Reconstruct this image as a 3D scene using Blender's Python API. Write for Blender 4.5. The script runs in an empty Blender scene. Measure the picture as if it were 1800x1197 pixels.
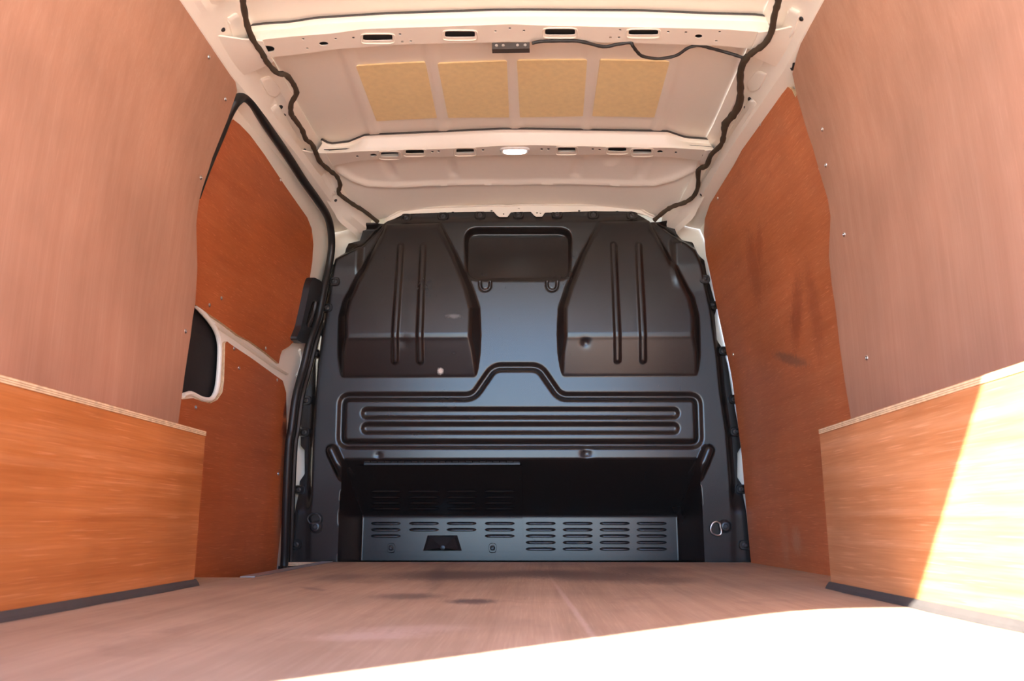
import bpy, bmesh, math, random
import numpy as np
from mathutils import Vector, Matrix
from mathutils.geometry import delaunay_2d_cdt

random.seed(4)
scene = bpy.context.scene
COL = scene.collection

# ------------------------------------------------------------------ camera
FPX, IW, IH, CAMH = 1468.0, 1800.0, 1197.0, 0.125
TH = math.atan(320 / FPX)
PS = math.atan(42 / FPX * math.cos(TH))
FW = np.array([-math.sin(PS) * math.cos(TH), math.cos(PS) * math.cos(TH), math.sin(TH)])
RT = np.array([math.cos(PS), math.sin(PS), 0.0])
UP = np.cross(RT, FW)
C0 = np.array([0.0, 0.0, CAMH])
cam = bpy.data.cameras.new('camera')
cam.sensor_width = 36.0
cam.lens = 36.0 * FPX / IW
cam.clip_start = 0.02
cam.dof.use_dof = True
cam.dof.focus_distance = 2.6
cam.dof.aperture_fstop = 9.0
camo = bpy.data.objects.new('camera', cam)
COL.objects.link(camo)
camo.matrix_world = Matrix(((RT[0], UP[0], -FW[0], 0), (RT[1], UP[1], -FW[1], 0), (RT[2], UP[2], -FW[2], CAMH), (0, 0, 0, 1)))
scene.camera = camo

# ------------------------------------------------------------------ sky, sun, exposure
world = bpy.data.worlds.new('sky')
scene.world = world
world.use_nodes = True
wn = world.node_tree
wn.nodes.clear()
w_out = wn.nodes.new('ShaderNodeOutputWorld')
w_bg = wn.nodes.new('ShaderNodeBackground')
w_sky = wn.nodes.new('ShaderNodeTexSky')
w_sky.sky_type = 'NISHITA'
w_sky.sun_disc = False
w_sky.sun_elevation = math.radians(38)
w_sky.sun_rotation = math.radians(225)
w_sky.air_density = 1.0
w_sky.dust_density = 0.2
w_sky.ozone_density = 3.0
w_bg.inputs['Strength'].default_value = 0.42
w_tint = wn.nodes.new('ShaderNodeMix')      # the camera's white balance leaves the clear sky bluer
w_tint.data_type = 'RGBA'
w_tint.blend_type = 'MULTIPLY'
w_tint.inputs[0].default_value = 1.0
w_tint.inputs[7].default_value = (0.82, 1.0, 1.28, 1)
wn.links.new(w_sky.outputs[0], w_tint.inputs[6])
wn.links.new(w_tint.outputs[2], w_bg.inputs['Color'])
wn.links.new(w_bg.outputs[0], w_out.inputs['Surface'])
sun = bpy.data.lights.new('sun', 'SUN')
sun.energy = 20.0
sun.angle = math.radians(0.55)
sun.color = (1.0, 0.965, 0.91)
suno = bpy.data.objects.new('sun', sun)
COL.objects.link(suno)
suno.location = (-4, -4, 5)
suno.rotation_euler = Vector((0.9, 0.883, -1.0)).to_track_quat('-Z', 'Y').to_euler()
scene.view_settings.view_transform = 'Standard'
scene.view_settings.look = 'None'
scene.view_settings.gamma = 1.0
scene.view_settings.use_curve_mapping = False
scene.view_settings.exposure = 1.3
scene.cycles.diffuse_bounces = 8
scene.cycles.max_bounces = 12
scene.cycles.sample_clamp_indirect = 8.0

# ------------------------------------------------------------------ measuring helpers
X0 = -0.065      # centre line of the load bay
YB = 2.80        # plane of the bulkhead


def ray(px, py):
    return FW + RT * ((px - IW / 2) / FPX) + UP * ((IH / 2 - py) / FPX)


def P(px, py, ax, val):
    d = ray(px, py)
    i = 'xyz'.index(ax)
    return C0 + d * ((val - C0[i]) / d[i])


WZ = [-0.3, 0.0, 0.35, 0.6, 0.85, 1.0, 1.2, 1.3]
WR = [0.765, 0.765, 0.765, 0.765, 0.752, 0.733, 0.690, 0.655]
WF = [0.740, 0.740, 0.728, 0.708, 0.670, 0.656, 0.625, 0.600]


def W(y, z):
    """half width of the body side lining at depth y and height z"""
    t = np.clip((np.asarray(y, float) - 1.87) / 0.88, 0, 1.1)
    return np.interp(z, WZ, WR) * (1 - t) + np.interp(z, WZ, WF) * t


def on_side(px, py, side, off=0.0):
    """where the sight line of a measured point meets the body side; side -1 left, 1 right"""
    x = X0 + side * 0.72
    for _ in range(25):
        p = P(px, py, 'x', x)
        x = X0 + side * (float(W(p[1], p[2])) + off)
    return P(px, py, 'x', x)


def arc(pts, n=6, r=0.3):
    """round the corners of a closed polygon"""
    out = []
    m = len(pts)
    for i in range(m):
        a, b, c = (np.array(pts[(i + k - 1) % m], float) for k in range(3))
        p0 = b + (a - b) * min(0.5, r / max(1e-6, np.linalg.norm(a - b)))
        p1 = b + (c - b) * min(0.5, r / max(1e-6, np.linalg.norm(c - b)))
        for k in range(n + 1):
            t = k / n
            out.append(tuple((1 - t) ** 2 * p0 + 2 * t * (1 - t) * b + t * t * p1))
    return out


def smooth_path(pts, n=4):
    """Catmull-Rom through points"""
    p = [np.array(q, float) for q in pts]
    p = [2 * p[0] - p[1]] + p + [2 * p[-1] - p[-2]]
    out = []
    for i in range(1, len(p) - 2):
        for k in range(n):
            t = k / n
            a, b, c, d = p[i - 1], p[i], p[i + 1], p[i + 2]
            out.append(0.5 * (2 * b + (c - a) * t + (2 * a - 5 * b + 4 * c - d) * t * t + (3 * b - a - 3 * c + d) * t ** 3))
    out.append(p[-2])
    return out


# ------------------------------------------------------------------ object helpers
ORI = {}


def props(o, label=None, cat=None, group=None, kind=None):
    if label: o['label'] = label
    if cat: o['category'] = cat
    if group: o['group'] = group
    if kind: o['kind'] = kind
    return o


def link(o, parent, org):
    COL.objects.link(o)
    org = Vector(org)
    ORI[o.name] = org
    if parent is not None:
        o.parent = parent
        o.location = org - ORI[parent.name]
    else:
        o.location = org
    return o


def empty(name, org):
    o = bpy.data.objects.new(name, None)
    o.empty_display_size = 0.05
    return link(o, None, org)


def mesh(name, verts, faces, mats, parent=None, org=None, mi=None, smooth=False, sharp=40, uv=None):
    verts = [tuple(map(float, v)) for v in verts]
    if org is None:
        a = np.array(verts)
        org = ((a[:, 0].min() + a[:, 0].max()) / 2, (a[:, 1].min() + a[:, 1].max()) / 2, a[:, 2].min())
    me = bpy.data.meshes.new(name)
    me.from_pydata([(v[0] - org[0], v[1] - org[1], v[2] - org[2]) for v in verts], [], [tuple(map(int, f)) for f in faces])
    if not isinstance(mats, (list, tuple)):
        mats = [mats]
    for m in mats:
        me.materials.append(m)
    if mi is not None:
        me.polygons.foreach_set('material_index', np.array(mi, dtype=np.int32))
    if uv is not None:
        ul = me.uv_layers.new(name='UVMap')
        lv = np.zeros(len(me.loops), dtype=np.int32)
        me.loops.foreach_get('vertex_index', lv)
        ul.data.foreach_set('uv', np.array(uv, dtype=np.float32)[lv].ravel())
    me.validate()
    bm = bmesh.new()
    bm.from_mesh(me)
    bmesh.ops.recalc_face_normals(bm, faces=bm.faces)
    bm.to_mesh(me)
    bm.free()
    if smooth:
        me.polygons.foreach_set('use_smooth', np.ones(len(me.polygons), dtype=bool))
        me.set_sharp_from_angle(angle=math.radians(sharp))
    me.update()
    o = bpy.data.objects.new(name, me)
    return link(o, parent, org)


class MB:
    def __init__(self):
        self.v, self.f = [], []

    def add(self, v, f):
        k = len(self.v)
        self.v += [tuple(map(float, q)) for q in v]
        self.f += [tuple(i + k for i in q) for q in f]
        return self

    def box(self, lo, hi):
        (a, b, c), (d, e, g) = lo, hi
        return self.add([(a, b, c), (d, b, c), (d, e, c), (a, e, c), (a, b, g), (d, b, g), (d, e, g), (a, e, g)],
                        [(0, 3, 2, 1), (4, 5, 6, 7), (0, 1, 5, 4), (1, 2, 6, 5), (2, 3, 7, 6), (3, 0, 4, 7)])

    def rings(self, rings, cap=True, closed_path=False):
        """connect rings of equal length"""
        n = len(rings[0])
        k = len(self.v)
        for r in rings:
            self.v += [tuple(map(float, q)) for q in r]
        m = len(rings)
        for i in range(m if closed_path else m - 1):
            for j in range(n):
                a, b = k + i * n + j, k + i * n + (j + 1) % n
                i2 = (i + 1) % m
                self.f.append((a, b, k + i2 * n + (j + 1) % n, k + i2 * n + j))
        if cap and not closed_path:
            self.f.append(tuple(k + j for j in range(n - 1, -1, -1)))
            self.f.append(tuple(k + (m - 1) * n + j for j in range(n)))
        return self

    def tube(self, pts, r, n=8, closed=False, flat=1.0, lump=0.0):
        pts = [Vector(p) for p in pts]
        m = len(pts)
        rings = []
        nrm = None
        for i, p in enumerate(pts):
            if closed:
                t = (pts[(i + 1) % m] - pts[i - 1]).normalized()
            else:
                t = (pts[min(i + 1, m - 1)] - pts[max(i - 1, 0)]).normalized()
            if nrm is None:
                nrm = t.cross(Vector((0, 0, 1)))
                if nrm.length < 0.1:
                    nrm = t.cross(Vector((1, 0, 0)))
            nrm = (nrm - t * nrm.dot(t)).normalized()
            b = t.cross(nrm)
            rr = (r[i] if isinstance(r, (list, tuple)) else r) * (1 + lump * math.sin(i * 1.7) + lump * random.uniform(-1, 1))
            rings.append([p + (nrm * math.cos(a) + b * math.sin(a) * flat) * rr for a in [2 * math.pi * j / n for j in range(n)]])
        return self.rings(rings, closed_path=closed)

    def lathe(self, org, axis, prof, n=16):
        """prof = list of (radius, distance along axis)"""
        axis = Vector(axis).normalized()
        u = axis.orthogonal().normalized()
        w = axis.cross(u)
        org = Vector(org)
        return self.rings([[org + axis * d + (u * math.cos(2 * math.pi * j / n) + w * math.sin(2 * math.pi * j / n)) * r for j in range(n)] for r, d in prof])

    def build(self, name, mats, parent=None, org=None, smooth=False, sharp=40):
        return mesh(name, self.v, self.f, mats, parent, org, None, smooth, sharp)


def inside(poly, q):
    poly = np.asarray(poly, float)
    x, y = q[:, 0], q[:, 1]
    c = np.zeros(len(q), bool)
    j = len(poly) - 1
    for i in range(len(poly)):
        xi, yi = poly[i]
        xj, yj = poly[j]
        if yi != yj:
            c ^= ((yi > y) != (yj > y)) & (x < (xj - xi) * (y - yi) / (yj - yi) + xi)
        j = i
    return c


def nearest(poly, q, closed=True):
    """distance to and nearest point on a polyline"""
    poly = np.asarray(poly, float)
    best = np.full(len(q), 1e9)
    bp = np.zeros((len(q), 2))
    n = len(poly)
    for i in range(n if closed else n - 1):
        a, b = poly[i], poly[(i + 1) % n]
        ab = b - a
        L = ab @ ab
        if L < 1e-14:
            continue
        t = np.clip(((q - a) @ ab) / L, 0, 1)
        c = a + t[:, None] * ab
        d = np.hypot(*(q - c).T)
        k = d < best
        best[k] = d[k]
        bp[k] = c[k]
    return best, bp


def sdf(poly, q):
    """positive inside"""
    d, _ = nearest(poly, q)
    return np.where(inside(poly, q), d, -d)


def densify(poly, step):
    out = []
    n = len(poly)
    for i in range(n):
        a, b = np.array(poly[i], float), np.array(poly[(i + 1) % n], float)
        m = max(1, int(np.ceil(np.linalg.norm(b - a) / step)))
        for k in range(m):
            out.append(tuple(a + (b - a) * k / m))
    return out


def plate2d(outline, holes=(), step=0.05):
    """triangulated flat plate with holes; returns points, triangles, boundary loops"""
    loops = [densify(outline, step)] + [list(h) for h in holes]
    pts, edges = [], []
    for lp in loops:
        k = len(pts)
        pts += lp
        edges += [(k + i, k + (i + 1) % len(lp)) for i in range(len(lp))]
    o = np.array(outline)
    gx = np.arange(o[:, 0].min() + step / 2, o[:, 0].max(), step)
    gy = np.arange(o[:, 1].min() + step / 2, o[:, 1].max(), step)
    if len(gx) and len(gy):
        g = np.array([(a, b) for a in gx for b in gy])
        keep = inside(outline, g) & (nearest(outline, g)[0] > step * 0.35)
        for h in holes:
            keep &= ~inside(h, g) & (nearest(h, g)[0] > step * 0.15)
        pts += [tuple(p) for p in g[keep]]
    v, e, f, *_ = delaunay_2d_cdt([Vector(p) for p in pts], edges, [], 0, 1e-7)
    v = np.array([tuple(q) for q in v])
    f = [tuple(t) for t in f]
    cen = np.array([v[list(t)].mean(axis=0) for t in f])
    ok = inside(outline, cen)
    for h in holes:
        ok &= ~inside(h, cen)
    return v, [t for t, k in zip(f, ok) if k]


def slab(name, outline, fn, thick_fn, mats, parent=None, org=None, holes=(), step=0.05, rim_mat=0, smooth=False):
    """plate in 2-D mapped by fn to the front face and by thick_fn to the back face, with rim faces (own material slot)"""
    v, tri = plate2d(outline, holes, step)
    cnt = {}
    for t in tri:
        for i in range(3):
            a, b = t[i], t[(i + 1) % 3]
            cnt[(a, b)] = 1
    n = len(v)
    front = [fn(*p) for p in v]
    back = [thick_fn(*p) for p in v]
    faces = [tuple(t) for t in tri] + [(t[2] + n, t[1] + n, t[0] + n) for t in tri]
    mi = [0] * len(faces)
    verts = front + back
    uv = [(0.5, 0.5)] * (2 * n)
    k = len(verts)
    for (a, b) in cnt:
        if (b, a) not in cnt:       # rim quads get vertices of their own so the plies can be mapped across the thickness
            verts += [front[a], front[b], back[b], back[a]]
            s = (v[a][0] + v[a][1]) * 3
            s2 = (v[b][0] + v[b][1]) * 3
            uv += [(s, 0), (s2, 0), (s2, 1), (s, 1)]
            faces.append((k, k + 3, k + 2, k + 1))
            mi.append(rim_mat)
            k += 4
    o = mesh(name, verts, faces, mats, parent, org, mi, False, 40, uv)
    if smooth:
        me = o.data
        me.polygons.foreach_set('use_smooth', np.array([i < len(tri) * 2 for i in range(len(me.polygons))], dtype=bool))
    return o


def copy_to(src, parent, org):
    o = src.copy()
    return link(o, parent, org)


# ------------------------------------------------------------------ materials
def nodes(name):
    m = bpy.data.materials.new(name)
    m.use_nodes = True
    nt = m.node_tree
    b = nt.nodes['Principled BSDF']
    return m, nt, b


def tex(nt, kind, **kw):
    n = nt.nodes.new(kind)
    for k, v in kw.items():
        if k in n.inputs:
            n.inputs[k].default_value = v
        else:
            setattr(n, k, v)
    return n


def mapped(nt, scale, rot=(0, 0, 0), coord='Object'):
    tc = nt.nodes.new('ShaderNodeTexCoord')
    mp = nt.nodes.new('ShaderNodeMapping')
    mp.inputs['Scale'].default_value = scale
    mp.inputs['Rotation'].default_value = rot
    nt.links.new(tc.outputs[coord], mp.inputs['Vector'])
    return mp.outputs['Vector']


def ramp(nt, src, stops):
    r = nt.nodes.new('ShaderNodeValToRGB')
    el = r.color_ramp.elements
    while len(el) > 1:
        el.remove(el[0])
    el[0].position, el[0].color = stops[0][0], (*stops[0][1], 1) if len(stops[0][1]) == 3 else stops[0][1]
    for p, c in stops[1:]:
        e = el.new(p)
        e.color = (*c, 1)
    nt.links.new(src, r.inputs['Fac'])
    return r.outputs['Color']


def mixc(nt, fac, a, b, mode='MIX'):
    m = nt.nodes.new('ShaderNodeMix')
    m.data_type = 'RGBA'
    m.blend_type = mode
    for s, v in ((0, fac), (6, a), (7, b)):
        if isinstance(v, (int, float)):
            m.inputs[s].default_value = v
        elif isinstance(v, tuple):
            m.inputs[s].default_value = (*v, 1)
        else:
            nt.links.new(v, m.inputs[s])
    return m.outputs[2]


def bump(nt, b, src, strength=0.2, dist=0.001):
    n = nt.nodes.new('ShaderNodeBump')
    n.inputs['Strength'].default_value = strength
    n.inputs['Distance'].default_value = dist
    nt.links.new(src, n.inputs['Height'])
    nt.links.new(n.outputs[0], b.inputs['Normal'])


def srgb(r, g, b):
    return tuple((c / 255 / 12.92 if c / 255 <= 0.04045 else ((c / 255 + 0.055) / 1.055) ** 2.4) for c in (r, g, b))


def simple(name, col, rough=0.5, metal=0.0, spec=0.5, var=0.05):
    m, nt, b = nodes(name)
    b.inputs['Base Color'].default_value = (*col, 1)
    b.inputs['Roughness'].default_value = rough
    b.inputs['Metallic'].default_value = metal
    b.inputs['Specular IOR Level'].default_value = spec
    n = tex(nt, 'ShaderNodeTexNoise', Scale=60.0, Detail=4.0)
    nt.links.new(mapped(nt, (1, 1, 1)), n.inputs['Vector'])
    c = ramp(nt, n.outputs['Fac'], [(0.3, tuple(v * (1 - var) for v in col)), (0.7, tuple(min(1, v * (1 + var)) for v in col))])
    nt.links.new(c, b.inputs['Base Color'])
    return m


def add_scuffs(nt, c, scuffs):
    """single marks on a surface: (place, half size, turn, colour, amount)"""
    if not scuffs:
        return c
    geo = nt.nodes.new('ShaderNodeNewGeometry')
    nz = tex(nt, 'ShaderNodeTexNoise', Scale=90.0, Detail=6.0, Roughness=0.75)
    nt.links.new(geo.outputs['Position'], nz.inputs['Vector'])
    for place, half, turn, col, amt in scuffs:
        mp = nt.nodes.new('ShaderNodeMapping')
        mp.vector_type = 'TEXTURE'
        mp.inputs['Location'].default_value = tuple(place)
        mp.inputs['Rotation'].default_value = turn
        mp.inputs['Scale'].default_value = half
        nt.links.new(geo.outputs['Position'], mp.inputs['Vector'])
        ln = nt.nodes.new('ShaderNodeVectorMath')
        ln.operation = 'LENGTH'
        nt.links.new(mp.outputs[0], ln.inputs[0])
        ad = nt.nodes.new('ShaderNodeMath')
        ad.operation = 'MULTIPLY_ADD'
        nt.links.new(nz.outputs['Fac'], ad.inputs[0])
        ad.inputs[1].default_value = 2.5
        nt.links.new(ln.outputs['Value'], ad.inputs[2])
        f = ramp(nt, ad.outputs[0], [(0.0, (amt,) * 3), (0.55, (amt,) * 3), (0.95, (0,) * 3)])
        sc_ = nt.nodes.new('ShaderNodeMath')
        sc_.operation = 'MULTIPLY_ADD'
        sc_.inputs[1].default_value = 0.45
        sc_.inputs[2].default_value = -0.30
        nt.links.new(ad.outputs[0], sc_.inputs[0])
        nt.links.new(sc_.outputs[0], f.node.inputs['Fac'])
        c = mixc(nt, f, c, col)
    return c


def ply(name, dark, mid, light, along, rough=0.45, scratch=0.5, spec=0.4, stains=None, grain=44, scuffs=()):
    """veneered plywood: streaks stretched along one axis, pale pores and scratches, faint blotches"""
    m, nt, b = nodes(name)

    def sc(a, l):
        return tuple(l if i == along else a for i in range(3))
    n1 = tex(nt, 'ShaderNodeTexNoise', Scale=1.0, Detail=6.0, Roughness=0.65)
    nt.links.new(mapped(nt, sc(grain, 1.3)), n1.inputs['Vector'])
    c = ramp(nt, n1.outputs['Fac'], [(0.28, dark), (0.5, mid), (0.74, light)])
    n2 = tex(nt, 'ShaderNodeTexNoise', Scale=1.0, Detail=3.0, Roughness=0.7)
    nt.links.new(mapped(nt, sc(330, 5)), n2.inputs['Vector'])
    f2 = ramp(nt, n2.outputs['Fac'], [(0.38, (0.0,) * 3), (0.72, (0.6,) * 3)])
    c = mixc(nt, f2, c, dark)
    n3 = tex(nt, 'ShaderNodeTexNoise', Scale=1.0, Detail=1.0)
    nt.links.new(mapped(nt, sc(430, 9)), n3.inputs['Vector'])
    f3 = ramp(nt, n3.outputs['Fac'], [(0.62, (0,) * 3), (0.73, (scratch,) * 3)])
    pale = tuple(min(1, v * 1.25 + 0.05) for v in light)
    c = mixc(nt, f3, c, pale)
    n4 = tex(nt, 'ShaderNodeTexNoise', Scale=3.2, Detail=3.0)
    nt.links.new(mapped(nt, (1, 1, 1)), n4.inputs['Vector'])
    f4 = ramp(nt, n4.outputs['Fac'], [(0.35, (0.82,) * 3), (0.7, (1.08,) * 3)])
    c = mixc(nt, 1.0, c, f4, 'MULTIPLY')
    if stains:
        for (scale, lo, hi, col, amt) in stains:
            n5 = tex(nt, 'ShaderNodeTexNoise', Scale=1.0, Detail=6.0, Roughness=0.65)
            nt.links.new(mapped(nt, scale), n5.inputs['Vector'])
            f5 = ramp(nt, n5.outputs['Fac'], [(lo, (0,) * 3), (hi, (amt,) * 3)])
            c = mixc(nt, f5, c, col)
    c = add_scuffs(nt, c, scuffs)
    nt.links.new(c, b.inputs['Base Color'])
    b.inputs['Roughness'].default_value = rough
    b.inputs['Specular IOR Level'].default_value = spec
    bump(nt, b, n2.outputs['Fac'], 0.12, 0.0006)
    return m


def ply_edge(name):
    m, nt, b = nodes(name)
    tc = nt.nodes.new('ShaderNodeTexCoord')
    sp = nt.nodes.new('ShaderNodeSeparateXYZ')
    nt.links.new(tc.outputs['UV'], sp.inputs[0])
    r = nt.nodes.new('ShaderNodeValToRGB')
    r.color_ramp.interpolation = 'CONSTANT'
    el = r.color_ramp.elements
    el[0].position, el[0].color = 0.0, (0.42, 0.19, 0.07, 1)
    el[1].position, el[1].color = 0.07, (0.72, 0.53, 0.33, 1)
    for p, c in ((0.33, (0.36, 0.21, 0.10, 1)), (0.45, (0.75, 0.57, 0.36, 1)), (0.62, (0.33, 0.19, 0.09, 1)), (0.72, (0.70, 0.51, 0.31, 1)), (0.94, (0.42, 0.19, 0.07, 1))):
        e = el.new(p)
        e.color = c
    nt.links.new(sp.outputs['Y'], r.inputs['Fac'])
    n = tex(nt, 'ShaderNodeTexNoise', Scale=90.0, Detail=3.0)
    nt.links.new(mapped(nt, (1, 1, 1)), n.inputs['Vector'])
    f = ramp(nt, n.outputs['Fac'], [(0.3, (0.75,) * 3), (0.7, (1.1,) * 3)])
    nt.links.new(mixc(nt, 1.0, r.outputs['Color'], f, 'MULTIPLY'), b.inputs['Base Color'])
    b.inputs['Roughness'].default_value = 0.75
    return m


M = {}
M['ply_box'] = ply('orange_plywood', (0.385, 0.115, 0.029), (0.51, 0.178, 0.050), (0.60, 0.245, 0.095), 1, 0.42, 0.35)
M['ply_box_pale'] = ply('glare_pale_plywood', (0.44, 0.165, 0.060), (0.57, 0.250, 0.108), (0.66, 0.325, 0.170), 1, 0.42, 0.4)  # paler than the left box: lens glare near the sun put into colour
M['ply_tall'] = ply('pale_plywood', (0.45, 0.225, 0.140), (0.50, 0.262, 0.168), (0.54, 0.30, 0.198), 2, 0.5, 0.15)
def side_mark(px, py, ly, lz, rx, col, amt):
    return (on_side(px, py, 1, 0.012), (0.2, ly, lz), (rx, 0, 0), col, amt)


def floor_mark(px, py, lx, ly, rz, col, amt):
    return (P(px, py, 'z', 0.0), (lx, ly, 0.2), (0, 0, rz), col, amt)


DK, SM, PL = (0.26, 0.055, 0.02), (0.13, 0.07, 0.05), (0.55, 0.30, 0.18)
M['ply_door'] = ply('red_door_plywood', (0.41, 0.098, 0.027), (0.50, 0.130, 0.038), (0.56, 0.165, 0.055), 1, 0.42, 0.5,
                    stains=[((5, 5, 5), 0.62, 0.74, (0.34, 0.07, 0.022), 0.5)])
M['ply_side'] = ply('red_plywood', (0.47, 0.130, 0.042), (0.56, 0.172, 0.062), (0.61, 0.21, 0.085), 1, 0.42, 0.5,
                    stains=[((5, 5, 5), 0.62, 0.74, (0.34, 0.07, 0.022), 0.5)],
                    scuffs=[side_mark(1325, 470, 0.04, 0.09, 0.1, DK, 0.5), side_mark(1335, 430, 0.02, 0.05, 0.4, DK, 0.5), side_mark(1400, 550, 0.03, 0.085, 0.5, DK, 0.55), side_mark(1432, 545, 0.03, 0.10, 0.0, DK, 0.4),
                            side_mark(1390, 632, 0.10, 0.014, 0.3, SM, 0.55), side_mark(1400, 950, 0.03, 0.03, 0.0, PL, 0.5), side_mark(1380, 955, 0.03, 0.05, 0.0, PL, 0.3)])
FD, FP = (0.10, 0.07, 0.06), (0.62, 0.47, 0.40)
M['ply_floor'] = ply('worn_floor_plywood', (0.34, 0.220, 0.140), (0.43, 0.292, 0.190), (0.49, 0.345, 0.235), 1, 0.55, 0.25,
                     stains=[((7.0, 5.0, 1), 0.56, 0.74, (0.20, 0.125, 0.085), 0.55), ((12, 12, 1), 0.66, 0.78, (0.56, 0.42, 0.32), 0.45), ((45, 5, 1), 0.64, 0.78, (0.16, 0.10, 0.07), 0.6), ((70, 70, 1), 0.66, 0.74, (0.20, 0.13, 0.09), 0.5)],
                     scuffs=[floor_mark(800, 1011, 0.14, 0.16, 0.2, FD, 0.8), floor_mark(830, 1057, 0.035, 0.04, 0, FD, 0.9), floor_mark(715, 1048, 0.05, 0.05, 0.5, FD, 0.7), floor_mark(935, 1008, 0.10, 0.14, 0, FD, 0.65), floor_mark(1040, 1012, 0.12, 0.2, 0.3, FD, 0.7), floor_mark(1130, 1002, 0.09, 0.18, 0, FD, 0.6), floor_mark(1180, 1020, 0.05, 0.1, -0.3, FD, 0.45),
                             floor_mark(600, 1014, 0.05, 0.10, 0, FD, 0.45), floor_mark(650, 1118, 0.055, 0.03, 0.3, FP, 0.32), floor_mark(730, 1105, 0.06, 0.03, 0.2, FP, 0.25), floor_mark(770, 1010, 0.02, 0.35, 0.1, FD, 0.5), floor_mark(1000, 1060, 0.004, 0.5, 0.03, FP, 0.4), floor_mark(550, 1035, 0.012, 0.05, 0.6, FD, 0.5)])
M['edge'] = ply_edge('plywood_edge_layers')
M['white'] = simple('white_body_paint', (0.87, 0.81, 0.70), 0.38, spec=0.4, var=0.006)
M['seal'] = simple('black_rubber_seal', (0.012, 0.011, 0.011), 0.45)
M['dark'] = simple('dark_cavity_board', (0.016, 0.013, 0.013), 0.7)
M['plastic'] = simple('black_handle_plastic', (0.02, 0.018, 0.018), 0.4)
M['tan'] = simple('tan_damping_sheet', (0.88, 0.71, 0.38), 0.7)
M['loom'] = simple('brown_cloth_taped_loom', (0.055, 0.038, 0.022), 0.85)
M['cable'] = simple('black_cable', (0.02, 0.017, 0.015), 0.6)
M['steel'] = simple('zinc_screw', (0.65, 0.62, 0.58), 0.3, 1.0)
M['alu'] = simple('aluminium_trim', (0.62, 0.60, 0.58), 0.4, 1.0)
M['sealant'] = simple('grey_sealant', (0.055, 0.048, 0.044), 0.6)
M['ground'] = simple('pale_concrete', (0.47, 0.435, 0.385), 0.9)
M['module'] = simple('dark_module', (0.06, 0.05, 0.045), 0.5)
M['slot_shade'] = simple('dark_slot_shade', (0.03, 0.028, 0.027), 0.6)  # shade inside the roof beams, put into a dark colour
M['bolt'] = simple('black_bolt', (0.03, 0.028, 0.028), 0.35)
M['bezel'] = simple('clear_lamp_bezel', (0.75, 0.73, 0.70), 0.2)


def black_panel():
    m, nt, b = nodes('satin_black_bulkhead')
    n = tex(nt, 'ShaderNodeTexNoise', Scale=1.0, Detail=5.0)
    nt.links.new(mapped(nt, (6, 6, 6)), n.inputs['Vector'])
    c = ramp(nt, n.outputs['Fac'], [(0.3, (0.0165, 0.0135, 0.0125)), (0.7, (0.0165, 0.0135, 0.0125))])
    s = tex(nt, 'ShaderNodeTexNoise', Scale=1.0, Detail=2.0)
    nt.links.new(mapped(nt, (120, 20, 24), (0.3, 0.6, 0.2)), s.inputs['Vector'])
    fs = ramp(nt, s.outputs['Fac'], [(0.76, (0,) * 3), (0.82, (0.35,) * 3)])
    c = mixc(nt, fs, c, (0.10, 0.09, 0.085))
    Y_ = YB
    c = add_scuffs(nt, c, [(P(852, 663, 'y', Y_), (0.05, 0.2, 0.022), (0, 0.4, 0), (0.008, 0.008, 0.008), 0.9), (P(774, 652.5, 'y', 2.79), (0.008, 0.2, 0.008), (0, 0, 0), (0.75, 0.68, 0.6), 1.0), (P(905, 760, 'y', Y_), (0.03, 0.2, 0.012), (0, 0.3, 0), (0.008, 0.008, 0.008), 0.8), (P(985, 573, 'y', Y_), (0.006, 0.2, 0.03), (0, 0.7, 0), (0.008, 0.008, 0.008), 0.8), (P(800, 562, 'y', Y_), (0.02, 0.2, 0.006), (0, 0, 0), (0.2, 0.19, 0.18), 0.6), (P(920, 555, 'y', Y_), (0.012, 0.2, 0.05), (0, 0.2, 0), (0.01, 0.01, 0.01), 0.5)])
    nt.links.new(c, b.inputs['Base Color'])
    r = ramp(nt, n.outputs['Fac'], [(0.3, (0.265,) * 3), (0.75, (0.275,) * 3)])
    nt.links.new(r, b.inputs['Roughness'])
    b.inputs['Specular IOR Level'].default_value = 0.6
    f = tex(nt, 'ShaderNodeTexNoise', Scale=900.0, Detail=1.0)
    nt.links.new(mapped(nt, (1, 1, 1)), f.inputs['Vector'])
    bump(nt, b, f.outputs['Fac'], 0.04, 0.0005)
    return m


M['black'] = black_panel()
m, nt, b = nodes('lit_lamp_lens')
b.inputs['Base Color'].default_value = (0.9, 0.88, 0.85, 1)
b.inputs['Emission Color'].default_value = (1.0, 0.97, 0.93, 1)
b.inputs['Emission Strength'].default_value = 1.6
M['lens'] = m

# ------------------------------------------------------------------ ground and body shell
g = MB().box((-14, -16, -0.62), (14, 14, -0.58)).build('ground', M['ground'])
props(g, 'sunlit pale concrete ground outside behind the van', kind='structure')

# plywood floor with the side door step cut out of its left edge
floor_xy = [(-0.83, 0.25), (0.70, 0.25), (0.73, 1.9), (0.72, 2.79), (-0.80, 2.79), (-0.80, 2.765), (-0.678, 2.765), (-0.680, 2.0), (-0.83, 2.0)]
fl = slab('floor', floor_xy, lambda x, y: (x, y, 0.0), lambda x, y: (x, y, -0.012), [M['ply_floor'], M['edge']], rim_mat=1, step=0.12)
props(fl, 'worn brown plywood load floor', kind='structure')
st = MB().box((-0.86, 2.0, -0.20), (-0.66, 2.80, -0.18)).box((-0.68, 2.0, -0.18), (-0.672, 2.78, -0.013)).box((-0.86, 2.775, -0.18), (-0.68, 2.785, -0.013)).build('step_well', M['seal'])
props(st, 'black step well beside the floor at the sliding door', kind='structure')


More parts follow.
